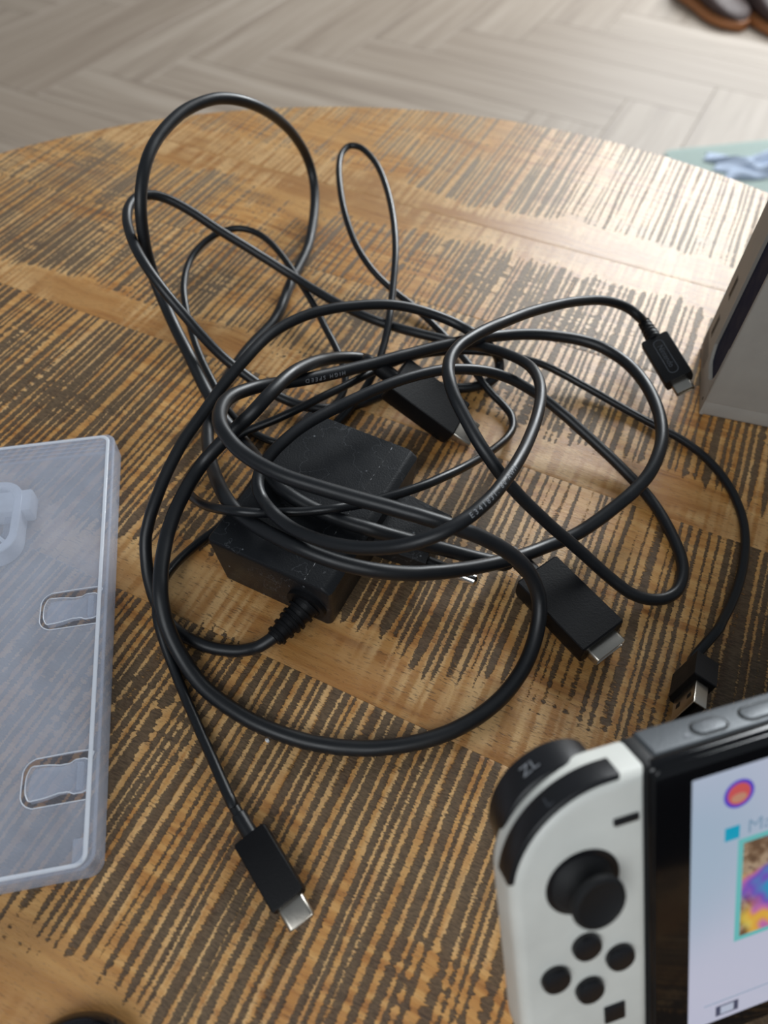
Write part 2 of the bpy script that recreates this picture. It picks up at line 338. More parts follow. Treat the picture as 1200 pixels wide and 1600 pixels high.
# ------------------------------------------------------------------ cables
HDMI_PATH = [(1.7,248.4,15.7),(-4.4,248.5,18.1),(-10,250.3,18.3),(-15.8,249.3,20),(-21,244.3,24.1),(-25.5,238,28.7),(-29.5,231,33.3),(-33.2,223.5,37.6),(-36.5,216,41.2),(-39.5,208.7,43.7),(-42.2,202.2,45),(-44.9,197,45.2),(-47.6,193,44.3),(-50.7,190.3,42.2),(-54.4,188.6,39.2),(-58.1,186.8,36),(-61.8,185,32.8),(-65.4,183.1,29.6),(-68.7,180.5,26.9),(-71.1,176.8,25.3),(-73,172.4,24.4),(-74.4,167.8,23.8),(-75.6,163.3,23.2),(-76.6,158.8,22.6),(-77.3,154.3,21.9),(-77.8,149.6,21.2),(-77.9,144.9,20.5),(-77.8,140.3,19.9),(-77.5,135.8,19.3),(-76.9,131.5,18.6),(-76.3,127.5,17.4),(-75.4,123.9,15.4),(-74.3,120.5,13),(-72.8,117.3,10.9),(-71,114.2,9.1),(-68.9,111.2,7.4),(-66.6,108.2,5.9),(-64.1,105.3,4.7),(-61.2,102.3,3.7),(-58.1,99.6,3.1),(-54.8,97.2,2.8),(-51.4,94.9,2.7),(-47.7,92.7,2.7),(-44,90.6,2.7),(-40.3,88.8,2.7),(-36.6,87.3,2.7),(-32.8,85.9,2.7),(-29,84.7,2.7),(-25.1,83.6,2.7),(-21.3,82.8,2.7),(-17.4,82.2,2.7),(-13.5,81.7,2.7),(-9.6,81.5,2.7),(-5.7,81.4,2.7),(-1.8,81.5,2.7),(2,81.9,2.7),(5.8,82.4,2.7),(9.5,83.1,2.7),(13.3,84,2.7),(17,85.1,2.7),(20.6,86.4,2.7),(24.2,87.9,2.7),(27.9,89.8,2.9),(31.6,91.9,3.1),(35,94.2,3.4),(38.2,96.7,3.9),(41.2,99.3,4.6),(44,102.2,5.5),(46.4,105.2,6.5),(48.6,108.3,7.7),(50.5,111.7,9.1),(52.1,115.3,10.6),(53.3,118.8,12.3),(54.1,122.3,14.3),(54.5,125.7,16.6),(54.2,128.9,19.3),(52.9,131.6,22.5),(50.8,133.7,26.1),(48.1,135.3,29.7),(44.8,136.4,33),(41.2,137.1,36.1),(37.4,137.7,38.9),(33.6,138,41.4),(29.8,138.2,43.7),(25.9,138.4,45.6),(22,138.8,47.2),(18.2,139.3,48.4),(14.4,140.1,49.1),(10.6,141.1,49.6),(6.8,142.1,49.8),(3,143.2,50),(-0.7,144.3,50.1),(-4.4,145.4,50.1),(-8.2,146.6,50.1),(-12,147.8,50.1),(-15.7,149.1,50),(-19.6,150.4,50),(-23.7,151.8,50),(-27.7,153.2,50),(-31.6,154.7,50),(-35.5,156.5,50),(-39.5,158.7,50),(-43.6,161.3,50),(-47.4,164.2,50),(-51.1,167.6,50.1),(-54.7,172.1,50.1),(-58,177.8,49.6),(-60.1,185.5,47.6),(-60.4,194.9,44.2),(-58.7,202.5,40.7),(-55.6,208.4,37.6),(-51.7,212.9,35.4),(-47.2,215.9,34),(-42.5,217.9,33.3),(-38,219.4,32.9),(-33.7,221.2,32.4),(-29.3,223.7,31.4),(-25,226.4,30.4),(-20.6,229.1,29.5),(-15.8,232.1,28.6),(-10.9,235,27.8),(-6,237.9,27),(-0.9,241,26.3),(4.3,244,25.7),(9.4,246.9,25),(14.5,249.8,24.4),(19.6,252.7,23.8),(24.8,255.4,23.2),(30.1,258.2,22.5),(35.5,260.5,22),(40.4,259.3,24.3),(46.3,263.9,21.7),(52.5,267.8,19.4),(58.4,270.2,18.1),(63.9,271.6,17.3),(69.6,272.5,16.6),(75.3,272.8,16),(80.9,272.6,15.5),(86.6,272.1,15),(92.2,270.9,14.5),(97.3,268.7,14.2),(101.9,265.5,13.9),(106,261.3,13.8),(109.5,256.2,13.9),(112.2,250.5,14),(114.2,244,14.3),(115.5,236.7,14.8),(116,229.2,15.4),(115.8,221.7,16.1),(114.7,213.7,17),(112.9,206.2,17.5),(110.4,199.6,17.3),(107.5,193.7,16.6),(104.2,188.7,15.7),(100.6,184.7,14.7),(96.7,181,13.7),(92.6,177.6,12.7),(88.6,174.5,11.6),(84.7,171.6,10.5),(80.8,168.9,9.5),(76.9,166.4,8.6),(72.6,163.9,8.1),(67.8,161.5,7.9),(62.8,159.1,8.2),(57.9,156.2,9.2),(52.8,152.8,11.1),(47.7,149.4,13.4),(43,146.8,15.1),(38.2,143.9,17.5),(33.3,140.9,20.3),(28.6,138.2,22.9),(24.1,136,25.1),(19.7,134.1,27),(15.4,132.6,28.7),(11.5,131.3,30.1),(7.5,130.3,31.6),(3.3,129.6,33),(-0.6,129.3,34.1),(-4.3,129.3,34.9),(-8.1,129.7,35.5),(-12,130.4,35.9),(-15.6,131.3,36.2),(-19.3,132.5,36.4),(-23.1,134,36.5),(-26.9,135.8,36.4),(-30.7,137.9,35.8),(-34.7,140.6,34.8),(-38.9,143.8,33.3),(-43.1,147.3,31.6),(-47.1,150.8,30.4),(-51,154.4,29.8),(-54.6,158.3,29.5),(-58.4,164.6,26.9),(-62.5,173.2,22.5),(-66.4,182.3,18.2),(-70.1,191.9,14.4),(-73.1,201.2,11.6),(-75.5,210.9,8.8),(-77.1,220.2,6.6),(-77.6,228.3,5.5),(-76.9,235.3,5.4),(-75.3,241.4,6.1),(-73.9,250.3,4.2),(-72.1,258.2,3.3),(-69.8,265.7,3.1),(-67.2,272.9,3),(-64.2,279.6,3),(-60.9,285.9,3),(-57.8,292.7,3),(-55.6,300.8,3),(-54.1,310.1,3),(-52.8,320,3),(-51.2,329.8,3),(-49.1,339.3,2.9),(-47.1,348.9,3),(-45.6,358.7,3.3),(-44.9,368.9,4),(-44.5,378.9,5),(-44.4,388.2,6.6),(-44.6,396.8,8.9),(-45.2,403.7,12.2),(-46.4,408.4,16.9),(-48.2,410.4,23.1),(-50.5,409.7,30.1),(-53.2,406.5,37.4),(-56.1,401.7,44.8),(-59.4,396,51.8),(-62.8,389.8,58.2),(-66.5,383.5,64),(-70.5,377.6,68.9),(-74.9,372.3,72.8),(-79.5,367.3,75.8),(-84,361.9,78),(-88.5,356,79.2),(-92.8,349.9,79.7),(-96.5,343.7,79.7),(-99.5,337.2,79.2),(-102.1,330.7,78.4),(-104.3,324.2,77.3),(-106,317.5,75.8),(-107.2,311.5,73.7),(-108.1,306.3,71),(-108.8,301.9,67.7),(-109.3,298.2,64),(-109.7,295.4,59.8),(-110,293.4,55.2),(-110.1,291.8,50.3),(-110.2,290.5,45.2),(-109.9,289.4,40),(-109.1,287.6,35.2),(-107.7,284.7,31.2),(-105.6,280.9,27.9),(-103,276.2,25.2),(-100.2,271,23),(-97.1,265.3,21.3),(-93.7,259.2,20),(-90.3,253.2,19),(-87.2,247.7,17.6),(-84.4,242.7,15.9),(-81.7,238,14),(-78.8,233.2,12.4),(-75.5,227.9,11.2),(-72,222.7,10.4),(-68.4,218.1,9.3),(-64.6,214,8.2),(-60.4,208.7,8.4),(-55,198.7,13.3),(-48.6,183.5,24.7),(-44,174.5,29.4),(-40.8,170.1,29.4),(-37.3,165.9,29.8),(-33.1,162.3,30.1),(-28.8,159.4,30),(-24.7,157.2,29.8),(-20.7,155.5,29.5),(-16.7,153.7,29.4),(-12.7,151.8,29.8),(-8.7,150.4,29.8),(-4.4,149.3,29.5),(0.1,149.1,27.8),(4.4,149.2,25.8),(8.8,149.4,23.6),(13.2,149.7,21.3),(17.7,150.1,19),(22.2,150.3,16.9),(26.8,150.3,15),(31.4,150.1,13.4),(36.1,149.9,11.9),(41.1,149.9,10.3),(46.2,150.4,8.1),(51.7,151.2,5.9)]
POWER_PATH = [(-36.8,116.5,9),(-40.8,115.3,6.8),(-44.9,114.6,4.8),(-49.2,114.4,3.3),(-53.6,114.8,2.6),(-58.1,115.5,2.3),(-62.4,116.7,2.3),(-66.6,118.4,2.3),(-70.6,120.6,2.3),(-74.4,123.4,2.3),(-77.8,126.6,2.4),(-80.7,130.4,2.9),(-83.1,134.4,3.9),(-84.9,138.4,5.5),(-86.3,142.4,7.6),(-87.1,146.3,10.1),(-87.5,150,12.9),(-87.5,153.5,15.5),(-86.9,157,17.8),(-86.1,160.6,19.9),(-85,164.4,21.8),(-83.9,168.3,23.5),(-82.8,172.3,25),(-81.5,176.4,26.4),(-80,180.6,27.8),(-78.4,184.9,29.1),(-76.5,189.2,30.5),(-74.1,193.6,31.9),(-71.8,197.9,33.2),(-69.6,202.3,34.3),(-67.3,206.9,35.4),(-64.9,211.3,36.7),(-62.2,215.8,37.8),(-59.6,220.2,38.8),(-57,224.6,39.5),(-54.4,229.5,39.9),(-51.5,235,40),(-48.1,240.2,40),(-44.1,244.8,40),(-39.8,248.7,40),(-35.6,251.9,40),(-31.1,254.6,39.9),(-26.5,256.9,39.6),(-21.8,259.2,39.1),(-16.8,261.2,38.4),(-11.9,263.1,37.7),(-6.9,264.8,36.9),(-1.8,266.2,36),(3.2,267.2,34.9),(8.4,267.8,33.6),(13.7,267.9,32.1),(18.8,267.7,30.5),(23.9,267.1,28.9),(28.9,265.7,27.6),(33.4,262.8,27.1),(37.9,259.2,26.8),(43.7,265.8,17.6),(47.9,263.5,14.7),(51.9,264.5,7.4),(51.8,259.2,4.6),(47.7,254.8,2.9),(41.8,252.2,2.3),(36,250.7,2.3),(30.1,250.5,2.3),(24.2,250.9,2.3),(18.2,250.8,2.3),(12.3,250.1,2.3),(6.3,248.6,2.3),(0.5,246.3,2.3),(-4.8,243.3,2.3),(-9.9,240,2.3),(-15.4,237.3,2.3),(-21.1,234.4,3.4),(-26.4,232,5.2),(-31.7,231.7,5.7),(-37.3,234.4,4.1),(-42.5,236.7,3.8),(-47.5,238.8,4.4),(-52.5,241,5.7),(-57.5,243.4,7.5),(-62.1,245.5,9.7),(-66.6,247.5,12.3),(-71,249.4,15.1),(-74.9,251,18.3),(-78.3,252.4,21.8),(-81.4,253.7,25.4),(-84.4,255,29),(-87.3,256.6,32.5),(-90.3,258.4,35.8),(-93.4,260.5,38.9),(-96.5,262.9,41.8),(-99.6,265.8,44.4),(-102.9,269.4,46.6),(-106.3,274,48.2),(-109.8,279.5,49.3),(-113.4,286.4,49.8),(-117.1,294.8,50),(-120.1,303.7,50.3),(-121.6,313.7,50.4),(-119.9,323.6,49.7),(-115.1,329,47.9),(-110,330.7,45.7),(-105.2,330.6,43.5),(-100.3,330,40.9),(-95.5,329.2,38.1),(-90.7,328.1,35.1),(-85.8,327,32.1),(-80.9,326.1,29.2),(-76,325.1,26.5),(-70.9,323.9,23.8),(-65.8,322.4,21.2),(-60.5,320.6,18.8),(-55.2,318.3,16.6),(-49.8,315.5,14.9),(-44.3,311.8,13.8),(-38.6,307.3,13.2),(-33,302.6,13.1),(-27.5,297.9,13.2),(-22.1,293.4,13.5),(-16.7,289.2,13.8),(-11.2,285.5,14),(-5.6,282.5,13.9),(0,280.7,13.2),(5.6,276.9,14.3),(11.1,273.8,15.2),(16.5,271.4,15.6),(21.8,269.2,16),(27.5,266.7,16.4),(33.1,264.2,17.1),(38.7,261.9,18),(43.4,255.3,22.5),(47.9,250.8,24.8),(51.9,245.5,27.3),(55.9,239.1,30.1),(59,231.5,33),(60.4,222.6,35.9),(60.1,213,38.7),(58.5,203.3,41.3),(56.1,194,43.9),(53.4,185.2,46.5),(50.4,176.8,49),(47.5,169.2,51.5),(44.5,162.2,53.8),(41.5,155.8,55.7),(38.5,150.2,57.3),(35.6,145.1,58.6),(32.5,140.5,59.5),(29.5,136.8,60.1),(26.5,133.6,60.3),(23.4,131,60.3),(20.3,128.9,59.9),(17.1,127.2,59.2),(13.7,126.2,58.2),(10.3,125.6,56.9),(6.9,125.5,55.3),(3.4,125.8,53.6),(-0.1,126.5,51.8),(-3.7,127.4,50.1),(-7.3,128.5,48.5),(-11,129.9,47),(-14.8,131.6,45.5),(-18.7,133.6,44),(-22.8,136,42.5),(-26.9,138.8,41),(-30.9,142.1,39.5),(-34.9,146.1,38.2),(-38.5,150.2,37.4),(-42.3,156.6,34.6),(-44.7,161.6,34.9),(-45.3,167,35.3),(-44.2,171.4,36.1),(-42.1,175,37.3),(-39.6,178.3,38.4),(-36.8,181.6,39.1),(-33.8,185.1,39.6),(-30.5,188.4,39.9),(-27,191.5,40.1),(-23.3,194.6,40.1),(-19.4,197.7,40),(-15.4,200.7,40.1),(-11.2,203.7,40.1),(-7,206.7,40.1),(-2.7,209.7,39.9),(1.8,212.7,39.6),(6.4,215.7,39.1),(10.9,218.5,38.4),(15.7,221.3,37.6),(20.8,223.9,36.7),(25.9,226.1,35.5),(30.9,227.9,34.1),(36,229.4,32.6),(41,230.6,30.8),(45.9,231.3,28.8),(50.8,231.5,26.6),(55.6,231.2,24.2),(60.4,230.4,21.6),(65.3,229.1,19.1),(69.6,227.2,16.9),(73.6,225,14.8),(77.6,222.4,13),(81.5,219.4,11.2),(85.3,216.3,9.6),(89,213.1,8.1),(92.7,209.5,6.8),(96.2,205.9,5.7),(99.4,202.2,4.7),(102.5,198.4,3.8),(105.3,194.5,3.2),(107.8,190.5,2.7),(110,186,2.4),(111.8,181,2.3),(113.2,175.7,2.3),(114.3,170.4,2.3),(115.2,164.8,2.3),(115.6,159.1,2.3),(115.1,153.7,2.3),(113.3,148.4,2.3),(110.4,143.9,2.4),(106.1,140.8,2.8),(101.2,139.4,3.4),(96.2,139.5,4.4),(91.7,140.6,5.7),(87.9,142.3,7.4),(84.2,144.3,9.4),(80.6,146,11.7),(77,147.7,14.3),(73.4,149.2,17.1),(69.6,150.5,20.2),(65.6,151.6,23.6),(61.5,152.5,27.1),(57.5,153.5,30.7),(53.8,154.5,34.2),(50.2,155.6,37.5),(46.7,156.8,40.8),(43.5,158.1,44),(40.3,159.6,47.1),(37.4,161.4,50.2),(34.8,163.5,52.8),(32.3,166,55.1),(30.1,169,56.9),(28.1,172.3,58.5),(26.2,175.7,60),(24.3,179.3,61.5),(22.7,183.2,62.7),(21.6,187.8,63.6),(21.1,194,63.8),(22.3,201.2,63.4),(25.5,208.2,62.5),(29.8,214.2,61.2),(34.3,220,59.5),(39,225.9,57.3),(44.1,232.1,54.7),(49.6,238.6,52),(55.4,245.4,49.1),(61.6,252,46.1),(67.7,258.3,43),(74.1,264.4,40),(80.6,270.1,37),(87.3,275.4,33.9),(94.2,280.1,30.9),(100.9,283.6,27.9),(107.4,285.5,24.9),(113.2,285.7,22),(118,284.1,19),(119.4,283.4,18)]
USB_PATH = [(-39.9,56.3,6.5),(-41.9,59.3,5.9),(-43.9,62.4,5.3),(-45.9,65.6,4.7),(-47.9,68.8,4.2),(-50.1,72.4,3.8),(-52.3,76.1,3.4),(-54.6,79.8,3),(-56.9,83.5,2.7),(-59.2,87.3,2.4),(-61.5,91.1,2.2),(-63.8,94.8,2.1),(-66,98.7,2.3),(-68.3,102.6,2.8),(-70.4,106.5,3.5),(-72.5,110.3,4.6),(-74.6,114.3,6.1),(-76.3,118,7.7),(-77.9,121.8,9),(-79,125.9,9.9),(-79.7,130.8,9.9),(-80,136.8,8.5),(-79.5,143.1,6.4),(-77.9,149,4.5),(-75.6,154.1,3.2),(-72.8,158.7,2.4),(-69.7,162.7,2.1),(-66.5,166.3,2),(-63.6,170.3,2),(-61,175.3,2),(-58.6,180.7,2),(-56.3,186.1,2),(-54.1,191.7,2),(-51.7,197.1,2.1),(-49.1,202.1,2.2),(-46.4,206.7,2.7),(-43.5,210.7,4.3),(-41,216.3,4.3),(-38.5,223.3,2.6),(-34.5,229,1.9),(-29.4,232.9,1.8),(-24.6,236.6,1.8),(-21.1,242.2,2.5),(-19.4,249.1,3.8),(-19.9,255.8,5.2),(-21.7,262.4,6.4),(-24.3,269.1,7.5),(-27.5,276.3,8.3),(-31,284,8.8),(-34.2,292.1,9),(-37.8,300.6,9),(-41.7,309.3,9),(-46,317.9,9.1),(-50.3,326.3,9.5),(-54.8,334.3,10.2),(-59.6,341.7,11.1),(-65,348.6,12),(-70.9,353.8,12.8),(-77,356.7,13.4),(-83.2,357.2,13.7),(-88.9,355.3,13.5),(-94.2,351.4,13.1),(-98.6,346.2,12.4),(-102,339.8,11.6),(-104.2,332.4,10.7),(-105.1,324.4,9.9),(-104.9,316.1,8.9),(-103.7,307.9,7.9),(-101.6,299.7,6.8),(-99.2,291.7,5.9),(-96.4,283.8,5.2),(-93.4,276.1,4.6),(-90.2,268.6,4),(-86.7,261.3,3.4),(-83.1,254.4,2.9),(-79.6,248,2.3),(-76.3,241.5,1.8),(-72.6,235,1.9),(-68.2,228.9,2),(-63,223.5,2),(-57.5,219.1,2),(-52,215.7,2),(-46.8,213.8,1.9),(-41.8,213.4,1.8),(-36.8,214.4,1.9),(-32,216.8,2),(-27.5,220.2,2.1),(-23.5,224.3,2.4),(-19.5,229,3.5),(-15.8,233.6,5.3),(-12.6,238.7,6.4),(-9.6,244.1,7.6),(-7,249.4,9.3),(-4.8,255.2,10.8),(-3.1,261.6,12.2),(-1.7,268.3,13.7),(-0.6,275,15.6),(0.2,282,17.4),(0.8,289.9,18.3),(1.3,297.5,19.6),(1.7,305,21),(2.1,312.7,22.5),(2.3,320.6,23.9),(2.2,329,25.1),(1.7,337.9,26.2),(0.9,347.2,27.2),(-0.3,357.1,28),(-1.9,367.2,28.8),(-3.9,377.3,29.5),(-6.4,387.2,30.3),(-9.6,396.6,30.9),(-14,405.5,31.4),(-19.2,412.2,31.7),(-25.1,413.5,31.5),(-29,406.3,30.7),(-29.9,395.6,29.5),(-29.2,384.8,27.9),(-28,375.4,26.2),(-26.5,366.8,24.2),(-24.6,358.9,22),(-22.3,351.6,19.5),(-19.7,345,16.9),(-16.5,338.7,14.3),(-12.7,333,11.8),(-8.6,327.9,9.6),(-4.3,323.5,7.7),(0.3,319.1,6.2),(5.1,314.8,4.8),(10.2,310.2,3.8),(14.9,305.1,3),(19.3,299.6,2.5),(23.5,293.7,2.2),(27.6,287.3,2.1),(31.5,280.2,2.2),(35.2,272.6,2.8),(38.5,264.2,4.1),(41.6,255.5,5.8),(44.5,249.4,5.6),(48,244.9,4.2),(52.2,240,3.1),(55.7,233.3,2.9),(55.5,224.4,4.3),(51.4,214.7,7.5),(45.7,205.4,11.8),(40,196.9,16.4),(34.6,189.6,20.6),(29.8,183.5,24),(25.2,178.4,26.7),(20.8,174.3,28.6),(16.7,170.9,29.8),(12.7,168.1,30.7),(8.4,165.6,31.3),(4.1,163.4,31.7),(-0.2,161.6,31.9),(-4.6,159.8,32),(-8.9,158.2,32.2),(-13,156.7,32.8),(-16.9,155,33.8),(-21,154.1,33.9),(-25,153.6,33.7),(-29,152.9,33.9),(-33,152.5,34),(-37.2,152.8,33.1),(-41.2,151.7,34.4),(-45.1,151.1,35.1),(-49.1,151.3,35.1),(-53.5,152.8,33.6),(-58.7,156.3,29.8),(-64.9,161.9,24),(-71.4,168.9,18.4),(-76.8,177.2,13.6),(-78.5,186.1,10.6),(-77.2,193.8,8.7),(-74.5,200.4,7.2),(-70.7,204.7,7.5),(-66.4,206.5,9.8),(-61.9,207.5,12.5),(-57.3,209.7,13.7),(-52.3,211.4,15),(-47.5,212.9,16.4),(-43,214.6,17.7),(-38.6,216.8,18.6),(-34.3,219.7,19),(-30,223.1,19.1),(-25.7,226.7,18.9),(-21.2,230.6,18.4),(-16.7,234.9,17.7),(-12.1,239.9,16.6),(-7.4,245.7,14.7),(-2.5,250.6,13.5),(2.5,253.8,13.5),(7.5,257.3,12.9),(12.8,260.5,12.2),(18.2,262.9,11.6),(23.9,264.6,11.2),(29.7,265.8,11),(35.3,266.3,11),(40.9,266.2,11),(46.4,265.5,11.1),(51.6,262.4,12.9),(57.2,262.1,12),(63,261.9,10.8),(68.8,261.4,9.5),(74.2,260.4,8),(79.2,258.7,6.5),(84.2,256.6,5.1),(89,254.1,3.9),(93.7,251.2,3.1),(98.1,248,2.6),(102.5,244.6,2.2),(106.8,241.2,2),(111,237.7,1.9),(115.1,234.3,1.9),(119.1,230.9,2),(123.2,227.6,2),(127.3,224.4,2),(131,220.9,2),(134.3,217.1,2),(137.2,212.9,2),(139.8,208.4,2),(141.8,203.6,2),(143.4,198.4,2),(144.6,192.9,2),(145.1,187.2,2),(145.2,181.2,2),(144.6,175.1,2),(143.4,169.3,2),(141.8,163.8,2),(139.7,158.2,2),(137.3,152.7,2.1),(134.4,147.1,2.4),(131.2,141.7,2.8),(127.6,136.3,3.6),(123.6,130.9,4.8),(119.5,125.6,6.1),(115.4,119.9,7.5),(114,118,8)]

def print_on(P, r, s, at, side, size, parent, off, flip=False):
    """lay lettering along a cable: 'at' = mm from the start, 'side' = direction (world) the letters face"""
    me = text_mesh(s, size, .02, 1.55); Q = resample(P, 1.); Q, T, N = frames(Q)
    bm = bmesh.new(); bm.from_mesh(me)
    for _ in range(3):
        bmesh.ops.triangulate(bm, faces=bm.faces)
        le = [e for e in bm.edges if e.calc_length() > .45]
        if le: bmesh.ops.subdivide_edges(bm, edges=le, cuts=1)
    bmesh.ops.triangulate(bm, faces=bm.faces); bm.to_mesh(me); bm.free()
    for v in me.vertices:
        x, y = v.co.x, v.co.y
        if flip: x, y = -x, -y
        i = min(max(int(at+x), 0), len(Q)-2); f = at+x-int(at+x); c = Q[i].lerp(Q[i+1], f); t = T[i]
        n = (side-t*side.dot(t)).normalized(); b = n.cross(t); a = y/r
        v.co = c+(n*math.cos(a)+b*math.sin(a))*(r+.03+v.co.z)-off
    return link('printed_lettering', me, 'text', parent, smooth=0)
def plug_body(w, l, t, ridge=.9):
    def sec(y, k):
        h = w/2*k; q = ridge; return [(-h+q,y,0),(h-q,y,0),(h,y,t*.45),(h-.25,y,t-.35),(h-.6,y,t),(-h+.6,y,t),(-h+.25,y,t-.35),(-h,y,t*.45)]
    return prism([[( x*.94, y, t/2+(z-t/2)*.9) for x,y,z in sec(0,.98)], sec(.7,1), sec(l*.5,1.0), sec(l-.6,1), [(x*.97,y,t/2+(z-t/2)*.94) for x,y,z in sec(l,.99)]])
def shell(w, l, t, r, wall=.5, y0=0, zc=0):
    """hollow metal connector sleeve along +y"""
    me = plate([rounded(-w/2,-t/2,w/2,t/2,r), rounded(-w/2+wall,-t/2+wall,w/2-wall,t/2-wall,max(.1,r-wall))], 0, l, .08, 1)
    me.transform(Matrix.Translation((0,y0,zc))@Matrix.Rotation(math.radians(-90),4,'X')); return me
def hdmi_plug(F, root_off, parent, w=20, l=33, t=11, ml=9.5):
    D = Matrix.Translation(-root_off)@F
    b = link('plug_body', plug_body(w,l,t,1.6), 'plug', parent, D, 25)
    m = link('metal_shell', shell(14,ml,4.6,1.2,.5,l-.4,t/2), 'steel', b, D, label='bare steel connector tip')
    link('contact_tongue', rbox(-5,5,l-.5,l+ml-2,t/2-.6,t/2+.4,.1,1), 'plug', b, D)
    link('strain_relief', tube([(0,-8.5,t/2),(0,-5,t/2),(0,.5,t/2)], 3.6, 20), 'plug', b, D)
    return b
def start(F, y, z): return F@Vector((0, y, z))

# HDMI cable
off = Vector((.5,238.2,0))
hdmi = empty('hdmi_cable', off, 'thick black HDMI cable rising in the tallest loop of the tangle', 'cable', None)
F2 = frame((.49,238.2,14.6), -1.9665, -.4697, .0244); F3 = frame((56.9,147.05,.45), -2.4911, 0, .03)
PH = [tuple(start(F2,-1,5.5)), tuple(start(F2,-7,5.5)), tuple(start(F2,-13,5.0))]+HDMI_PATH[2:-1]+[tuple(start(F3,-13,5.6)), tuple(start(F3,-7,5.5)), tuple(start(F3,-1,5.5))]
link('cable_cord', tube(PH, 2.65, 16, step=1.6, off=off), 'cable', hdmi, smooth=60)
hdmi_plug(F2, off, hdmi, 20.5, 34, 11); hdmi_plug(F3, off, hdmi, 20, 34, 11, 5.2)

# power adapter with its cable
AF = frame((-39.5,135.1,0), math.radians(-25.3)); off = Vector((-39.5,135.1,0))
psu = empty('power_adapter', off, 'black wall power adapter block lying under the tangle, with its own cable', 'adapter')
D = Matrix.Translation(-off)@AF
def asec(z, k, r): 
    w, l = 25*1.0-k, 70.5-k*.3
    return [(x,y,z) for x,y in rounded(-w, k*.7, w, l, r, 4)]
body = prism([asec(0.25,2.6,1.8), asec(1.0,1.9,2.2), asec(14,.8,2.0), asec(24.4,0.,1.8), asec(25.9,.12,1.7), asec(26.6,.7,1.2)])
for v in body.vertices:                                          # long chamfer down the plug side
    if v.co.z > 24 and v.co.x > 18: v.co.x -= (v.co.z-24.0)*1.15
bo = link('adapter_body', body, 'adapter', psu, D, 28)
sm = NT('worn_seam'); tcs = sm.node('ShaderNodeTexCoord').outputs['Object']; sn = sm.noise(tcs, 900, 1.); sm.P(col=sm.mix(sm.sstep(sn,.56,.66), (.006,.006,.007,1), (.30,.30,.31,1)), rough=.6)
link('seam', rbox(14.1,14.4,1.0,69.8,26.45,26.68,.05,1), sm.m, psu, D, 0, 'pale worn seam line across the top')
# mains plug block and its two pins on the right side
def pins():
    bl = prism([[(x,y,z) for x,y,z in ((23.4,35,3),(23.4,57,3),(23.4,60,6.5),(23.4,60,13.5),(23.4,57,17.5),(23.4,35,17.5),(23.4,32,13.5),(23.4,32,6.5))],
                [(x,y,z) for x,y,z in ((45,36.5,4),(45,56,4),(45,58.5,7),(45,58.5,12.5),(45,56,16),(45,36.5,16),(45,34,12.5),(45,34,7))]])
    b = link('mains_plug', bl, 'adapter', psu, D, 25)
    for y in (37.2, 56.0):
        p = link('pin', tube([(44,y,10),(55.6,y,10)], 1.95, 18), 'plug', b, D, 40)
        link('pin_tip', tube([(55.4,y,10),(62,y,10),(63.6,y,10),(64.4,y,10)], lambda t: 2.35 if t < .7 else (2.1 if t < .99 else 1.3), 18), 'nickel', b, D, 40, 'bare nickel pin end')
pins()
# ribbed strain relief at the front
SR = frame((0,0,0), 0)
base = AF@Vector((14.5,.6,11.5)); e = Vector(POWER_PATH[0])
ax_ = [base, base.lerp(e,.35)+Vector((0,0,-.6)), base.lerp(e,.7)+Vector((0,0,-.3)), e]
link('strain_relief_collar', tube([AF@Vector((14.5,1.4,12.0)), AF@Vector((14.5,-.9,11.8))], 7.6, 28, off=off), 'plug', psu)
sr = link('strain_relief', tube(ax_, lambda t: 4.9-1.9*t, 18, step=1., off=off), 'plug', psu)
Pq, Tq, Nq = frames(resample(ax_, 1.)); L_ = len(Pq)
for k in range(6):
    i = int((k+.6)/6.2*(L_-1)); j = min(i+1, L_-1)
    link('rib', tube([Pq[i]-Tq[i]*.5, Pq[i]+Tq[i]*.5], 5.9-2.3*i/L_, 18, off=off), 'plug', sr)
F4 = frame((126.5,274.5,10.83), -2.9194, -.0333, .5012)
PP = [tuple(base)]+[tuple(ax_[2])]+POWER_PATH[1:-1]+[tuple(start(F4,-13,3.4)), tuple(start(F4,-6,3.25)), tuple(start(F4,-1,3.25))]
link('cable_cord', tube(PP, 2.25, 16, step=1.5, off=off), 'cable', psu, smooth=60)
D4 = Matrix.Translation(-off)@F4
b4 = link('charging_plug', plug_body(13,27,6.5,.7), 'plug', psu, D4, 25, 'slim black plug with raised lettering')
link('metal_shell', shell(8.4,7,2.6,1.29,.3,26.6,3.25), 'steel', b4, D4, label='steel oval connector tip')
e4 = [start(F4,-13,3.4), start(F4,-6,3.25), start(F4,.4,3.25)]
Q4 = resample(e4, .6); n4 = len(Q4)
r4 = link('strain_relief', tube(Q4, lambda t: 2.7+1.0*t+.22*math.sin(t*2*math.pi*6), 18, off=off), 'plug', b4)
tm = text_mesh('Nintendo', 3.6, .04); link('raised_lettering', tm, 'dimtext', b4, D4@Matrix.Translation((0,13.5,6.52))@Matrix.Rotation(math.radians(90),4,'Z'), 0)
ring = plate([rounded(-10.5,-2.3,10.5,2.3,2.2), rounded(-10.1,-1.95,10.1,1.95,1.9)], 0, .06, .01, 0)
link('raised_outline', ring, 'dimtext', b4, D4@Matrix.Translation((0,13.5,6.5))@Matrix.Rotation(math.radians(90),4,'Z'), 0)

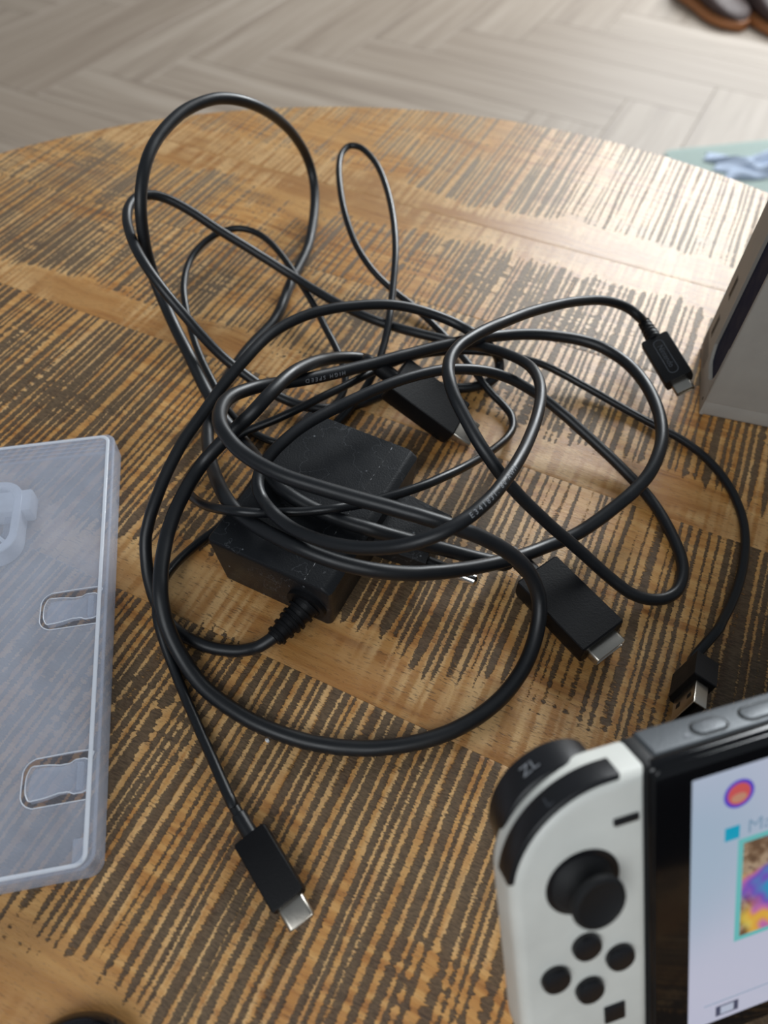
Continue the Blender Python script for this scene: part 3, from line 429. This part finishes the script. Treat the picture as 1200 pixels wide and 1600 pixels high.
# USB cable
F1 = frame((-36.81,54.13,.9), -2.4861, -.0, .16); F5 = frame((104.21,107.67,1.9), 2.6874, .378, -.2205)
off = Vector((-36.8,54.1,0))
usb = empty('usb_cable', off, 'thinner black USB cable with a short plug at each end', 'cable')
PU = [tuple(start(F1,-1,3.2)), tuple(start(F1,-6,3.2)), tuple(start(F1,-11,3.2))]+USB_PATH[2:-2]+[tuple(start(F5,-8,6.)), tuple(start(F5,-4,6.5)), tuple(start(F5,1,6.5))]
link('cable_cord', tube(PU, 1.75, 14, step=1.4, off=off), 'cable_thin', usb, smooth=60)
D1 = Matrix.Translation(-off)@F1; D5 = Matrix.Translation(-off)@F5
b1 = link('charging_plug', plug_body(11,22,6.5,.9), 'plug', usb, D1, 25)
link('metal_shell', shell(8.4,6.8,2.6,1.29,.3,21.6,3.25), 'steel', b1, D1, label='steel oval connector tip')
link('strain_relief', tube([(0,-7.5,3.25),(0,-7.2,3.25),(0,.4,3.25)], lambda t: 2.25 if t < .02 else 2.45, 20, step=.6), 'cable_thin', b1, D1)
def usb_body():
    q = 1.2
    def sec(y, e): return [(-4+e+q,y,e),(4-e-q,y,e),(4-e,y,q+e),(4-e,y,15-e),(-4+e,y,15-e),(-4+e,y,q+e)]
    return prism([sec(0,.5), sec(.6,0), sec(12.6,0), sec(13,.25)])
b5 = link('usb_plug', usb_body(), 'plug', usb, D5, 25)
sh = plate([rounded(-2.25,-6,2.25,6,.35), rounded(-1.9,-5.65,1.9,5.65,.15)], 0, 11.5, .05, 1)
sh.transform(Matrix.Translation((0,12.6,7.5))@Matrix.Rotation(math.radians(-90),4,'X'))
link('metal_shell', sh, 'steel', b5, D5, 25, 'bright steel open connector sleeve')
link('contact_tongue', rbox(-1.7,-.1,12.8,23.4,2.3,12.7,.1,1), 'core', b5, D5)
for zz in (4.6, 10.4): link('latch_hole', rbox(2.1,2.3,17.5,19.7,zz-1.1,zz+1.1,.02,1), 'core', b5, D5, 0)

# lettering printed on the cords
UPF = Vector((0,-.62,.78))
def arc_at(P, q):
    Q = resample(P, 1.); return min(range(len(Q)), key=lambda i: (Q[i]-Vector(q)).length)
print_on(POWER_PATH, 2.25, 'E341831. 80 AWM', arc_at(POWER_PATH,(34.6,143.5,58.9)), Vector((-.05,-.62,.77)), 2.5, psu, Vector((-39.5,135.1,0)), True)
print_on(HDMI_PATH, 2.65, 'HIGH SPEED', arc_at(HDMI_PATH,(-26.5,225.5,30.8)), Vector((.09,-.9,.45)), 2.3, hdmi, Vector((.5,238.2,0)), True)

# ------------------------------------------------------------------ game case
off = Vector((-79.3,42.64,0)); CY = math.radians(11.7)
case = empty('game_case', off, 'empty clear frosted plastic game case at the left table edge', 'case', rot=CY)
LX, LY, HZ = -106., 170., 10.6
out_ = rounded(LX, 0, 0, LY, (3,4.5,4.5,3))
def clip_hole(y0, y1):
    ym = (y0+y1)/2
    # U-shaped cut-out round a springy tongue hinged at the right
    o = [(-2.9,y0),(-18,y0)]+[(-18-4.6*math.sin(a), y0+4.6-4.6*math.cos(a)) for a in [math.radians(15*k) for k in range(1,7)]]
    o += [(-18-4.6*math.cos(a), y1-4.6+4.6*math.sin(a)) for a in [math.radians(15*k) for k in range(0,7)]]+[(-2.9,y1)]
    t = []
    tw = (y1-y0)/2-2.2
    for k in range(13):
        x = -2.9-17.2*k/12; w_ = tw*(.86 if k < 1 else (.98 if k < 4 else .82+.0*k)) if k < 6 else tw*(.80+.18*math.sin((k-6)/6*math.pi*.6))
        t.append((x, w_))
    top = [(x, ym+w_) for x, w_ in t]+[(-20.9, ym+tw*.7), (-21.4, ym+tw*.35)]
    bot = [(-21.4, ym-tw*.35), (-20.9, ym-tw*.7)]+[(x, ym-w_) for x, w_ in reversed(t)]
    return o+top+bot, top+bot
h1, t1 = clip_hole(79.6, 94.4); h2, t2 = clip_hole(19.6, 34.6)
link('cover', plate([out_, h1, h2], HZ-1.1, HZ, .5, 3), 'clear', case)
inner = rounded(LX+1.3, 1.3, -1.3, LY-1.3, (2,3.4,3.4,2))
link('side_wall', plate([out_, inner], .3, HZ-1.0, .25, 2), 'clear', case)
link('tray', plate([rounded(LX+.3,.3,-.3,LY-.3,3.6)], 0, .9, .2, 1), 'clear_tray', case)
link('rim_ridge', plate([rounded(LX+.9,.9,-2.0,LY-.9,(2,3.4,3.4,2)), rounded(LX+2.1,2.1,-3.4,LY-2.1,(1.5,2.6,2.6,1.5))], HZ-.4, HZ+.5, .42, 4), 'clear_rim', case)
for h, t_ in ((h1,t1),(h2,t2)):
    tg = plate([[(x+.0,y) for x,y in t_]], 0, .8, .25, 2)
    for v in tg.vertices: v.co.z += HZ-1.4-1.9*max(0,(-v.co.x-3)/18)**1.3+1.1*math.exp(-((v.co.x+6)/2.2)**2)
    link('booklet_clip', tg, 'clear', case)
    link('clip_ridge', rbox(-6.4,-4.6,min(y for x,y in t_)+1,max(y for x,y in t_)-1,HZ-1.2,HZ+.5,.35,2), 'clear', case)
    hh = resample([(x,y,HZ+.02) for x,y in h+h[:1]], .8); link('clip_rim', tube(hh, .17, 6, cap=False), 'clear_rim', case, None, 60)
link('corner_tab', rbox(-6.2,-3.2,1.8,8.6,HZ-.2,HZ+.6,.2,1), 'clear', case)
# cartridge holder: stepped ring with cross ribs
hub = link('cartridge_holder', plate([rounded(-70,116,-35,152,9), rounded(-66.5,119.5,-38.2,148.5,7)], 1.0, HZ-1.6, .5, 2), 'clear_rim', case)
link('holder_step', plate([rounded(-66.5,119.5,-38.2,148.5,7), rounded(-62,127,-42,145,2)], 1.0, 6.0, .4, 2), 'clear', hub)
link('holder_ledge', rbox(-46,-31.5,136,147,1,HZ-1.8,1.2,2), 'clear_rim', hub)
for a_, b_ in (((-38,121),(-50,133)),((-38,146),(-47,141)),((-66,121),(-54,133))):
    link('holder_rib', tube([(a_[0],a_[1],7),(b_[0],b_[1],7)], .8, 8), 'clear_rim', hub)
for k in range(3): link('cover_line', rbox(LX+3,-4,LY-4.2-2.1*k,LY-3.7-2.1*k,HZ-.05,HZ+.12,.05,1), 'clear', case)

# ------------------------------------------------------------------ dock
off = Vector((142,239.5,0)); dock = empty('console_dock', off, 'white plastic console dock standing at the right table edge', 'dock', rot=-.2611)
link('front_panel', rbox(0,173,0,2.8,8,104,.9,3), 'dock', dock)
link('base', rbox(0,173,.1,50.5,.2,13,1.6,3), 'dock', dock)
bp = prism([[(x,y,z) for y,z in rounded(27.5,3,50.4,104,(3,1.6,1.6,1.6),6)] for x in (0.,173.)])
link('rear_housing', bp, 'dock', dock)
# side cheek frames give the rounded bottom of the slot
cheek = [(y,z) for y,z in ((.6,4),(50,4),(50,30),(30,30))]
slot = [(3.4,20)]+[(3.4+(25-3.4)/2-(25-3.4)/2*math.cos(a), 20-9*math.sin(a)) for a in [math.radians(15*k) for k in range(1,12)]]
ck = [(.3,.6),(50,.6),(50,36),(29.4,36),(28.6,26)]+[(16+12.4*math.cos(a), 24-12.5*math.sin(a)) for a in [math.radians(12*k) for k in range(0,15)]]+[(3.4,24),(3.4,36),(.3,36)]
me = plate([ck], 0, 2.2, .4, 2); me.transform(Matrix(((0,0,1,.05),(1,0,0,0),(0,1,0,0),(0,0,0,1)))); link('side_cheek', me, 'dock', dock)
link('slot_lining', rbox(1.4,170,2.6,27.7,13,102,.3,1), 'navy', dock)
for z0 in (13.5, 34.5):
    link('usb_port', rbox(-.12,1.2,37.6,43.4,z0,z0+12,.8,2), 'shade', dock)
    link('port_tongue', rbox(-.2,1.0,39.8,41.4,z0+1.4,z0+10.6,.2,1), 'core', dock)
link('latch_dot', rbox(-.15,.8,4.2,5.8,5,6.6,.3,1), 'core', dock)

# ------------------------------------------------------------------ handheld console
KS = .908; KF = Matrix.Translation((40.11,-8.48,6.95))@rotm(.2899,.9877,.0175)@Matrix.Scale(KS,4)@Matrix.Translation((0,102,0))
off = Vector((40,-9,0)); con = empty('handheld_console', off, 'white and black handheld game console propped up with its screen lit', 'console')
DK = Matrix.Translation(-off)@KF      # local: x right, y = -distance below the top edge, z towards the viewer (0 = front)
def neg(lp): return [(x,-y) for x,y in lp]
# controller outline (y down)
def joy(o=0.):
    R_ = 27.+o; r2 = 27.+o; out = [(35.9,-o)]
    out += [(27-R_*math.sin(a), 27-R_*math.cos(a)) for a in [math.radians(6*k) for k in range(0,16)]]
    out += [(27-r2*math.cos(a), 75+r2*math.sin(a)) for a in [math.radians(6*k) for k in range(0,16)]]
    out += [(35.9,102+o)]; return neg(out)
ctrl = link('controller', plate([joy()], -13.4, 0, 3.0, 5), 'white', con, DK, 50, 'white left controller half')
def band(o0, o1, a0, a1, xr, n=26):
    """strip following the rounded top-left shoulder between two offsets; xr = straight end on the top edge"""
    A = [math.radians(a0+(a1-a0)*k/n) for k in range(n+1)]
    f = lambda o, a: (27-(27+o)*math.sin(a), 27-(27+o)*math.cos(a))
    return neg([(xr,-o1)]+[f(o1,a) for a in A]+[f(o0,a) for a in reversed(A)]+[(xr,-o0)])
def ring_of(lp): return lp
lb = link('shoulder_button', slab(band(-2.6,.5,0,80,29.5), -7.6, -.9, .6, 3), 'black', ctrl, DK, 50, 'black curved shoulder button marked L')
zo = [(26, 4.)]+[(27-(27+o_)*math.sin(a), 27-(27+o_)*math.cos(a)) for a, o_ in [(math.radians(-4+82*k/26), -4.2+5.6*math.sin(math.pi*min(1,max(0,(k+.6)/27.2)))**.55) for k in range(27)]]
zo += [(4,30),(12,30),(18,18),(27,10)]
zl = link('trigger', slab(neg(zo), -19.5, -9.8, 2.2, 6), 'black', ctrl, DK, 60, 'black rounded rear trigger marked ZL')
tl = text_mesh('L', 4.2, .03); a_ = math.radians(32)
link('printed_letter', tl, 'dimtext', lb, DK@Matrix.Translation((27-27.55*math.sin(a_), -(27-27.55*math.cos(a_)), -3.6))@Matrix.Rotation(a_,4,'Z')@Matrix.Rotation(math.radians(-90),4,'X'), 0)
tl = text_mesh('ZL', 4.6, .03); a_ = math.radians(30)
link('printed_letters', tl, 'text', zl, DK@Matrix.Translation((27-28.5*math.sin(a_), -(27-28.5*math.cos(a_)), -14.2))@Matrix.Rotation(a_,4,'Z')@Matrix.Rotation(math.radians(-90),4,'X'), 0)
def at_face(x, y, z=0.): return DK@Matrix.Translation((x,-y,z))
link('minus_button', rbox(-3.3,3.3,-1,1,-.5,.75,.35,2), 'black', ctrl, at_face(30,11.9))
link('stick_well', lathe([(0,.02),(8.3,.02),(9.3,.25),(9.7,.1),(9.8,-.6)],48), 'black', ctrl, at_face(18.3,27))
st = Matrix.Rotation(math.radians(-5),4,'X')@Matrix.Rotation(math.radians(3),4,'Y')
link('thumbstick', lathe([(0,0),(8.4,.1),(7.6,1.2),(5.4,2.4),(4.1,3.6),(4.2,4.8),(6.0,5.4),(6.9,6.0),(7.1,6.8),(6.8,7.5),(5.9,7.8),(5.1,7.4),(0,7.1)],48), 'rubber', ctrl, at_face(18.3,27)@st)
for (x, y) in ((18.2,47.6),(27.2,55.2),(9.4,55.1),(18.4,63.0)):
    link('face_button', lathe([(3.9,-.5),(3.95,1.1),(3.6,1.75),(2.6,2.05),(0,2.15)],36), 'black', ctrl, at_face(x,y))
link('capture_button', rbox(-3,3,-3,3,-.5,.6,.3,2), 'black', ctrl, at_face(25.4,75.3))
# tablet
X0, X1 = 36.3, 208.
link('tablet_shell', plate([neg(rounded(X0+3.6,0.,X1,102,1.2))], -13.6, -4.0, .9, 4), 'shell', con, DK, 50, 'dark grey metal tablet shell')
link('tablet_rail', rbox(35.95,40.2,-101.5,-.3,-12.8,-1.6,.8,2), 'rubber', con, DK)
glass = link('glass_front', plate([neg(rounded(X0+1.2,.9,X1-1,101,3.0))], -1.4, -.1, .5, 3), 'gloss', con, DK, 50)
link('front_edge', slab(neg(rounded(X0+.2,.05,X1,101.9,2.6)), -4.4, -.6, 1.6, 5), 'gloss', con, DK)
bgm = NT('screen_glow'); tcs = bgm.node('ShaderNodeTexCoord').outputs['Object']; g_ = bgm.noise(tcs, 12, 1.)
bgm.P(col=(.01,.01,.01), rough=.12, emit=bgm.mix(bgm.sstep(g_,.35,.65), (.52,.53,.66,1), (.36,.46,.58,1)), estr=.86)
SX0, SX1, SY0, SY1 = 47.7, 47.7+155, 7.2, 94.3
scr = link('screen', rbox(SX0,SX1,-SY1,-SY0,-.15,-.04,0), bgm.m, con, DK, 0, 'lit pale blue menu screen')
E_ = lambda n, c, s=.8: emissive(n, c, s)
blue = E_('icon_blue',(.10,.06,.55)); redd = E_('icon_red',(.62,.10,.10)); teal = E_('icon_teal',(.0,.36,.55)); mintc = E_('frame_mint',(.14,.52,.52)); ink = E_('icon_ink',(.06,.07,.13)); greyt = E_('text_grey',(.22,.34,.47)); pale = E_('icon_pale',(.5,.55,.68))
sk = E_('icon_tan',(.55,.27,.18))
def disc(r, n=40): return [(r*math.cos(2*math.pi*k/n), r*math.sin(2*math.pi*k/n)) for k in range(n)]
link('profile_icon', plate([disc(4.3)], -.03, .0, 0, 0), blue, scr, at_face(60.8,15.4), 0)
link('profile_icon_face', plate([disc(3.25)], .0, .03, 0, 0), redd, scr, at_face(60.8,15.4), 0)
link('profile_icon_patch', plate([[(x*.8, y*.5-1.2) for x,y in disc(2.8)]], .03, .05, 0, 0), sk, scr, at_face(60.8,15.4), 0)
link('title_square', rbox(-2.1,2.1,-2.1,2.1,-.03,.03,0), teal, scr, at_face(59.3,27.4), 0)
tm = text_mesh('Ma', 6.2, .01); link('menu_text', tm, greyt, scr, at_face(67.3,27.2,.02), 0)
link('tile_frame', rbox(0,36,-35.4,0,-.03,.02,0), mintc, scr, at_face(61.2,30.3), 0)
art = NT('tile_artwork'); tcs = art.node('ShaderNodeTexCoord').outputs['Object']; wv = art.noise(tcs, 110, 5, .7)
vo = art.node('ShaderNodeTexVoronoi'); art.put(vo.inputs['Vector'], tcs); vo.inputs['Scale'].default_value = 190
sp_ = art.node('ShaderNodeSeparateXYZ'); art.link(tcs, sp_.inputs[0])
c1 = art.ramp(wv, [(.3,(.03,.02,.02)),(.46,(.16,.09,.05)),(.55,(.45,.33,.22)),(.62,(.10,.05,.05)),(.75,(.5,.12,.25))])
c2 = art.ramp(art.noise(tcs, 75, 2.), [(.3,(.02,.30,.55)),(.40,(.16,.08,.50)),(.47,(.55,.16,.40)),(.53,(.75,.38,.05)),(.62,(.75,.62,.1))])
art.P(col=(.01,.01,.01), rough=.12, emit=art.mix(art.sstep(art.noise(tcs, 60, 1.), .50, .60), c1, c2), estr=.8)
link('tile_picture', rbox(1.6,34.4,-33.9,-1.6,.02,.05,0), art.m, scr, at_face(61.2,30.3), 0)
link('menu_rule', rbox(0,145,-.12,.12,-.03,.02,0), greyt, scr, at_face(52.6,87.0), 0)
link('console_icon', rbox(-3.6,3.6,-1.9,1.9,-.03,.02,0), ink, scr, at_face(60.0,90.7), 0)
link('console_icon_screen', rbox(-2.1,2.1,-1.45,1.45,.02,.04,0), pale, scr, at_face(60.0,90.7), 0)
# buttons along the top side of the tablet
DT = DK@Matrix.Rotation(math.radians(-90),4,'X')   # after this, local x right, y = +(depth towards the back), z up out of the top side
def topside(me): return me
def pill(x, w, name, mark=False):
    rg = plate([rounded(x-w/2-.45,5.2,x+w/2+.45,10.6,2.65), rounded(x-w/2,5.65,x+w/2,10.15,2.2)], .0, .12, .04, 1)
    link('button_gap', rg, 'core', con, DT, 0)
    b = link(name, plate([rounded(x-w/2,5.65,x+w/2,10.15,2.2)], -.3, .45, .3, 3), 'shell', con, DT)
    if mark:
        rr = plate([disc(1.25), disc(.95)], 0, .04, 0, 0); rr.transform(Matrix.Translation((x,7.9,.46))); link('power_mark', rr, 'text', b, DT, 0)
pill(57.8, 9.0, 'power_button', True); pill(74., 14., 'volume_button')
link('light_sensor', lathe([(0,.3),(.7,.25),(.9,-.1)],16), 'text', con, DT@Matrix.Translation((50.9,6.8,0)))
# kickstand behind the tablet: reaches the table
pa = KF@Vector((80,-55,-13.6)); dirb = KF.to_3x3()@Vector((0,0,-1)); dn = KF.to_3x3()@Vector((0,-1,0))
kv = (dirb.normalized()*.75+dn.normalized()*.66).normalized(); L_ = pa.z/max(.05,-kv.z)-1.2
xa = (KF.to_3x3()@Vector((1,0,0))).normalized(); nn = xa.cross(kv).normalized()
def qd(s, z): 
    p = pa+kv*s; return [tuple(p+xa*a+nn*b-off) for a, b in ((0,-.8),(95,-.8),(95,.8),(0,.8))]
link('kickstand', prism([qd(0,0), qd(L_,0)]), 'shell', con)

# ------------------------------------------------------------------ small things
knob = lathe([(0,9.5),(4,9.3),(8,8.1),(10.6,6.0),(12,3.4),(12.2,1.4),(11.5,.1),(0,.1)],48)
for v in knob.vertices: v.co.x *= 1.25
o = link('rounded_object', knob, 'gloss', None); o.location = W((-74,-2.5,0)); o['label'] = 'glossy black rounded object peeking in at the bottom edge, left'; o['category'] = 'object'
bm = bmesh.new(); bmesh.ops.create_icosphere(bm, subdivisions=2, radius=.75)
for v in bm.verts: v.co *= random.uniform(.7,1.25)
o = link('crumb', bm_mesh(bm), 'lint', None); o.location = W((-36.2,84.,.55)); o['label'] = 'tiny white crumb on the wood below the looped cables'; o['category'] = 'crumb'

# ------------------------------------------------------------------ things on the floor
def on_floor(x, y): return (x, y, -450)
def shoe_mesh(part):
    secs = []
    prof = [(-125,26,70),(-110,36,74),(-60,38,80),(-10,40,66),(40,47,52),(75,46,44),(105,36,36),(122,20,28),(130,6,20)]
    for y, w_, h in prof:
        if part == 'sole': lo, hi, k = .3, 20, 1.10
        else: lo, hi, k = 19, h, 1.0
        n = 16; ring_ = []
        for j in range(n):
            a = 2*math.pi*j/n; cx = math.cos(a); sy = math.sin(a)
            ex = .35 if part == 'sole' else .7
            ring_.append((k*w_*math.copysign(abs(cx)**ex,cx), y*(1.03 if part == 'sole' else 1), (lo+hi)/2+(hi-lo)/2*math.copysign(abs(sy)**ex,sy)))
        secs.append(ring_)
    return prism(secs)
for (x, y, rz, lab) in ((768,2095,math.radians(200),'brown leather shoe with tan sole on the floor, the left one of the pair'), (882,2035,math.radians(205),'brown leather shoe with tan sole on the floor, the right one of the pair')):
    s = empty('shoe', on_floor(x,y), lab, 'shoe', 'pair of brown shoes on the floor', rz)
    link('upper', shoe_mesh('upper'), 'leather', s, smooth=70); link('sole', shoe_mesh('sole'), 'sole', s, smooth=50)
    link('lining', tube([(0,-62,60),(0,-62,96)], 30, 24), 'sock', s)
rugv = rounded(0,-560,900,0,20)
rug = link('rug', plate([rugv], 0, 9, 2, 2), 'mint', None); rug.location = W(on_floor(500,1375)); rug.rotation_euler = (0,0,math.radians(14)); rug['label'] = 'mint green rug on the floor behind the table, right edge'; rug['category'] = 'rug'
bm = bmesh.new(); bmesh.ops.create_grid(bm, x_segments=40, y_segments=16, size=.5)
for v in bm.verts:
    x, y = v.co.x, v.co.y; e_ = (1-abs(2*y)**3)*(1-abs(2*x)**6); wv_ = .5+.5*math.sin(x*17+3*math.sin(y*7+x*5)); v.co = Vector((x*430+9*math.sin(y*17), y*(88+22*math.sin(x*9+1))+26*math.sin(x*5)+7*math.sin(x*23), 12+e_*(20*wv_*(.5+.5*math.sin(x*29+y*11))+9*abs(math.sin(y*13+x*21)))))
bmesh.ops.solidify(bm, geom=bm.faces[:], thickness=2)
cl = link('crumpled_cloth', bm_mesh(bm), 'cloth', None, smooth=60); cl.location = W((790,1385,-450)); cl.rotation_euler = (0,0,math.radians(16)); cl['label'] = 'small crumpled pale blue cloth lying on the mint green rug'; cl['category'] = 'cloth'
